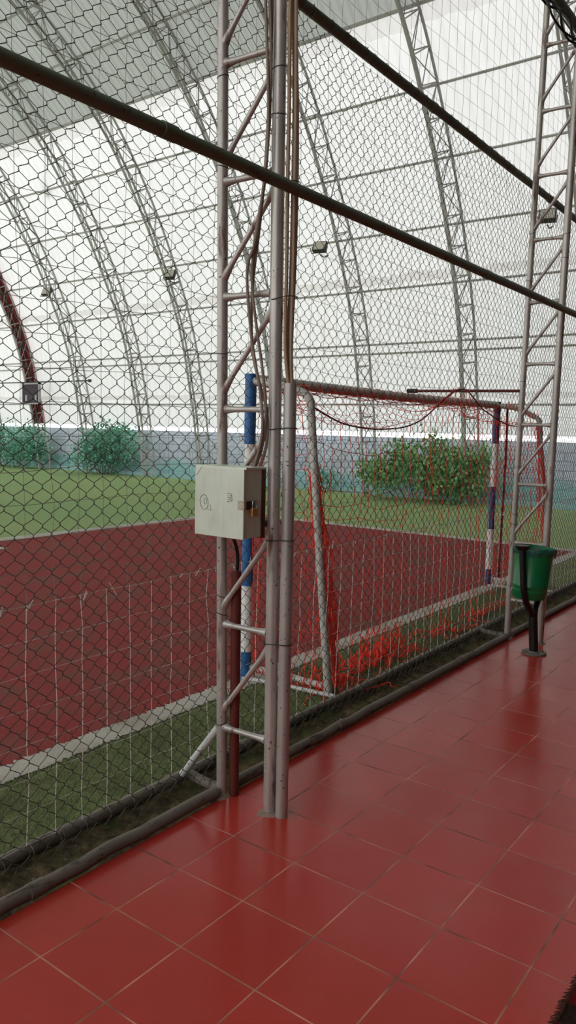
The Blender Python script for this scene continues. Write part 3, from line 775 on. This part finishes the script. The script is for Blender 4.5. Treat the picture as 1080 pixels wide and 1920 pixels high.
# heaps lying on the turf
def heap(cx, cy, lx, ly, h, n, tilt=0):
    b = MB()
    for s in range(n):
        p = V3(cx+rng.normal(0,lx*.4), cy+rng.normal(0,ly*.45), 0); d = rng.uniform(0, 6.3); P = []
        for k in range(int(rng.integers(7, 14))):
            P.append((p[0], min(1.05,max(.55,p[1])), max(.008, h*rng.random()**1.6*math.exp(-((p[0]-cx)/lx)**2)+.006)))
            d += rng.normal(0, .75); st = rng.uniform(.02,.05); p = p+V3(math.cos(d)*st*1.4, math.sin(d)*st*.7, 0)
        b.tube(spline(P, 3), .0033, 4)
    return b
for (cx, cy, lx, ly, h, n) in ((2.35,.74,.42,.10,.10,38), (2.62,.80,.16,.08,.26,14), (1.75,.66,.14,.06,.10,18), (3.35,.70,.35,.06,.05,16), (4.4,.72,.6,.06,.05,16), (5.4,.68,.3,.06,.07,10)):
    build('fallen_heap', heap(cx,cy,lx,ly,h,n), M_rednet, gn, GN)
b = MB(); b.tube(spline([(1.78,.47,.02),(1.9,.43,.03),(1.97,.40,.035),(1.95,.37,.02),(1.99,.36,.015)], 4), .003, 5); b.tube(spline([(1.86,.45,.02),(1.95,.42,.02),(2.02,.43,.02)], 4), .0025, 5)
thing('cord_scrap', b, M_rednet, (1.9,.42,.01), 'loose scrap of red cord lying in the soil channel', 'cord')

# ------------------------------------------------------------------ litter bin
BN = (3.36,-.05,0)
lb = empty('litter_bin_stand', BN, 'black forked post stand holding the green litter bin', 'bin stand')
def BL(z): return V3(3.36-.31*.06*z/.8, -.05+.95*.06*z/.8, z)
b = MB(); b.tube([BL(.006), BL(.2), BL(.31)], .033, 18); build('post', b, M_blackpaint, lb, BN)
b = MB(); b.lathe([(0,.0),(.088,.0),(.09,.004),(.088,.012),(.04,.014),(.036,.022),(0,.022)], (3.36,-.05,0), 28)
for k in range(4): t = PI/4+k*PI/2; b.tube([(3.36+.068*math.cos(t),-.05+.068*math.sin(t),.012),(3.36+.068*math.cos(t),-.05+.068*math.sin(t),.02)], .008, 6)
prop(build('base_plate', b, M_lowpipe, lb, BN), 'grey round base plate')
for s in (-1, 1):
    P = spline([BL(z) + V3(s*a, -s*a*.06, 0) for a, z in ((0,.27),(.045,.335),(.125,.415),(.160,.50),(.164,.60 if s > 0 else .63),(.164,.70 if s > 0 else .815))], 7)
    b = MB(); b.tube(P, .0225, 14); arm = build('arm', b, M_blackpaint, lb, BN)
    b = MB(); b.lathe([(0,.812),(.034,.816),(.048,.832),(.052,.846),(.05,.850),(0,.852)], tuple(BL(.81) + V3(s*.164, -s*.01, -.832 - (.115 if s > 0 else 0))), 22); build('cap', b, M_blackpaint, arm, BN)
BK = (3.342,.004,.42)
bk = empty('litter_bin', BK, 'green ribbed plastic litter bin hung between the black fork arms', 'bin')
tilt = Matrix.Translation(Vector((3.342,.004,.425))) @ Matrix.Rotation(math.radians(3), 4, 'X')
prof = [(0,0),(.118,0),(.124,.006),(.126,.045),(.130,.05),(.1305,.062),(.127,.066),(.128,.085),(.132,.09),(.1325,.10),(.129,.105),(.140,.335),(.150,.34),(.152,.352),(.150,.366),(.142,.368),(.139,.34),(.124,.02),(0,.015)]
b = MB(); b.lathe(prof, (0,0,0), 40, tilt); build('bucket', b, M_bin, bk, BK)
bagp = [(.126,.20),(.136,.34),(.149,.372),(.156,.374),(.158,.358),(.156,.340),(.152,.318)]
b = MB(); n = 48; V = []
for j, (r, z) in enumerate(bagp):
    for k in range(n):
        t = 2*PI*k/n; rr = r + (.004*math.sin(9*t)+.003*math.sin(17*t+1))*(1 if j > 2 else -.6); zz = z + (.022*math.sin(t-1.9)+.010*math.sin(3*t+1)+.007*math.sin(7*t))*(1 if j >= 5 else (.006/.018 if j in (3,) else 0))
        p = tilt @ Vector((rr*math.cos(t), rr*math.sin(t), zz)); V.append(tuple(p))
b.add(V, [(j*n+k, j*n+(k+1)%n, (j+1)*n+(k+1)%n, (j+1)*n+k) for j in range(len(bagp)-1) for k in range(n)])
thing('bin_bag', b, M_bag, (3.342,.004,.7), 'teal plastic bag lining the green litter bin', 'bag')

# ------------------------------------------------------------------ rug corner
RG = (.3,-1.85,0); rg = empty('fringed_rug', RG, 'dark red patterned rug with shaggy fringe at the lower right corner', 'rug')
def rugmat():
    t = NT('dark red woven rug'); x, y, z = t.xyz()
    st = t.math('FRACT', t.math('MULTIPLY', t.math('ADD', x, t.math('MULTIPLY', t.noise(30), .01)), 4.2))
    dark = t.math('LESS_THAN', st, .38)
    col = t.mix(dark, rgb(96,14,22), rgb(44,28,20)); col = t.mix(t.ramp(t.noise(120, 2), .55, .7), col, rgb(30,16,14))
    t.pbr(col, .95, 0, .1, t.bump(t.noise(140, 2), .9, .01)); return t.m
M_rug = rugmat(); M_fringe = simple('dark brown fringe', rgb(58,36,28), .95, 0, .1, .5, 60)
b = MB(); xs = np.linspace(-.75, 1.15, 60); yy = np.linspace(-2.35, -1.335, 34)
P = np.array([[(x, y + (.004*math.sin(x*50) if k == 33 else 0), .011+.002*math.sin(x*31+y*17)) for k, y in enumerate(yy)] for x in xs]); b.grid(P)
P2 = P.copy(); P2[:,:,2] = .001; b.grid(P2[::-1])
build('pile', b, M_rug, rg, RG)
b = MB()
for x in np.arange(-.75, 1.15, .0045):
    l = rng.uniform(.012,.026); j = rng.normal(0,.005); z1 = rng.uniform(.002,.008)
    b.tube([(x,-1.338,.011),(x+j*.5,-1.338+l*.5,.012),(x+j,-1.338+l,z1)], [.0022,.002,.001], 4)
build('fringe', b, M_fringe, rg, RG)

# pale crumbs in the soil channel
b = MB()
for _ in range(110):
    x = rng.uniform(-1, 6); y = rng.uniform(.30,.46); s = rng.uniform(.002,.006)
    R = Matrix.Rotation(rng.uniform(0,6), 4, 'Z') @ Matrix.Rotation(rng.uniform(0,1), 4, 'X')
    b.box((-s,-s*.6,-s*.4),(s,s*.6,s*.4), Matrix.Translation((x,y,-.012+s*.4)) @ R)
prop(build('pebbles', b, simple('pale crumbs', rgb(120,112,98), .9), smooth=False), 'pale pebbles and crumbs scattered in the soil channel', 'pebbles', None, 'stuff')

# ------------------------------------------------------------------ light, camera
w = bpy.data.worlds.new('overcast sky'); S.world = w; w.use_nodes = True
bg = w.node_tree.nodes['Background']; bg.inputs[0].default_value = (.985,.99,1,1); bg.inputs[1].default_value = 2.15

cam = bpy.data.cameras.new('camera'); co = bpy.data.objects.new('camera', cam); COL.objects.link(co); S.camera = co
cam.sensor_fit = 'VERTICAL'; cam.sensor_height = 24; cam.lens = 1432.5/1920*24; cam.clip_start = .02; cam.clip_end = 300
yw, pt, rl = .931459, -.108184, .02426
f = Vector((math.sin(yw)*math.cos(pt), math.cos(yw)*math.cos(pt), math.sin(pt)))
rt = Vector((math.cos(yw), -math.sin(yw), 0)); up = rt.cross(f)
r2 = math.cos(rl)*rt + math.sin(rl)*up; u2 = -math.sin(rl)*rt + math.cos(rl)*up
co.matrix_world = Matrix(((r2.x,u2.x,-f.x,-2.21),(r2.y,u2.y,-f.y,-1.875),(r2.z,u2.z,-f.z,1.62),(0,0,0,1)))

S.view_settings.view_transform = 'Standard'; S.view_settings.look = 'None'
S.view_settings.gamma = 1; S.view_settings.use_curve_mapping = False
S.view_settings.exposure = 0.0
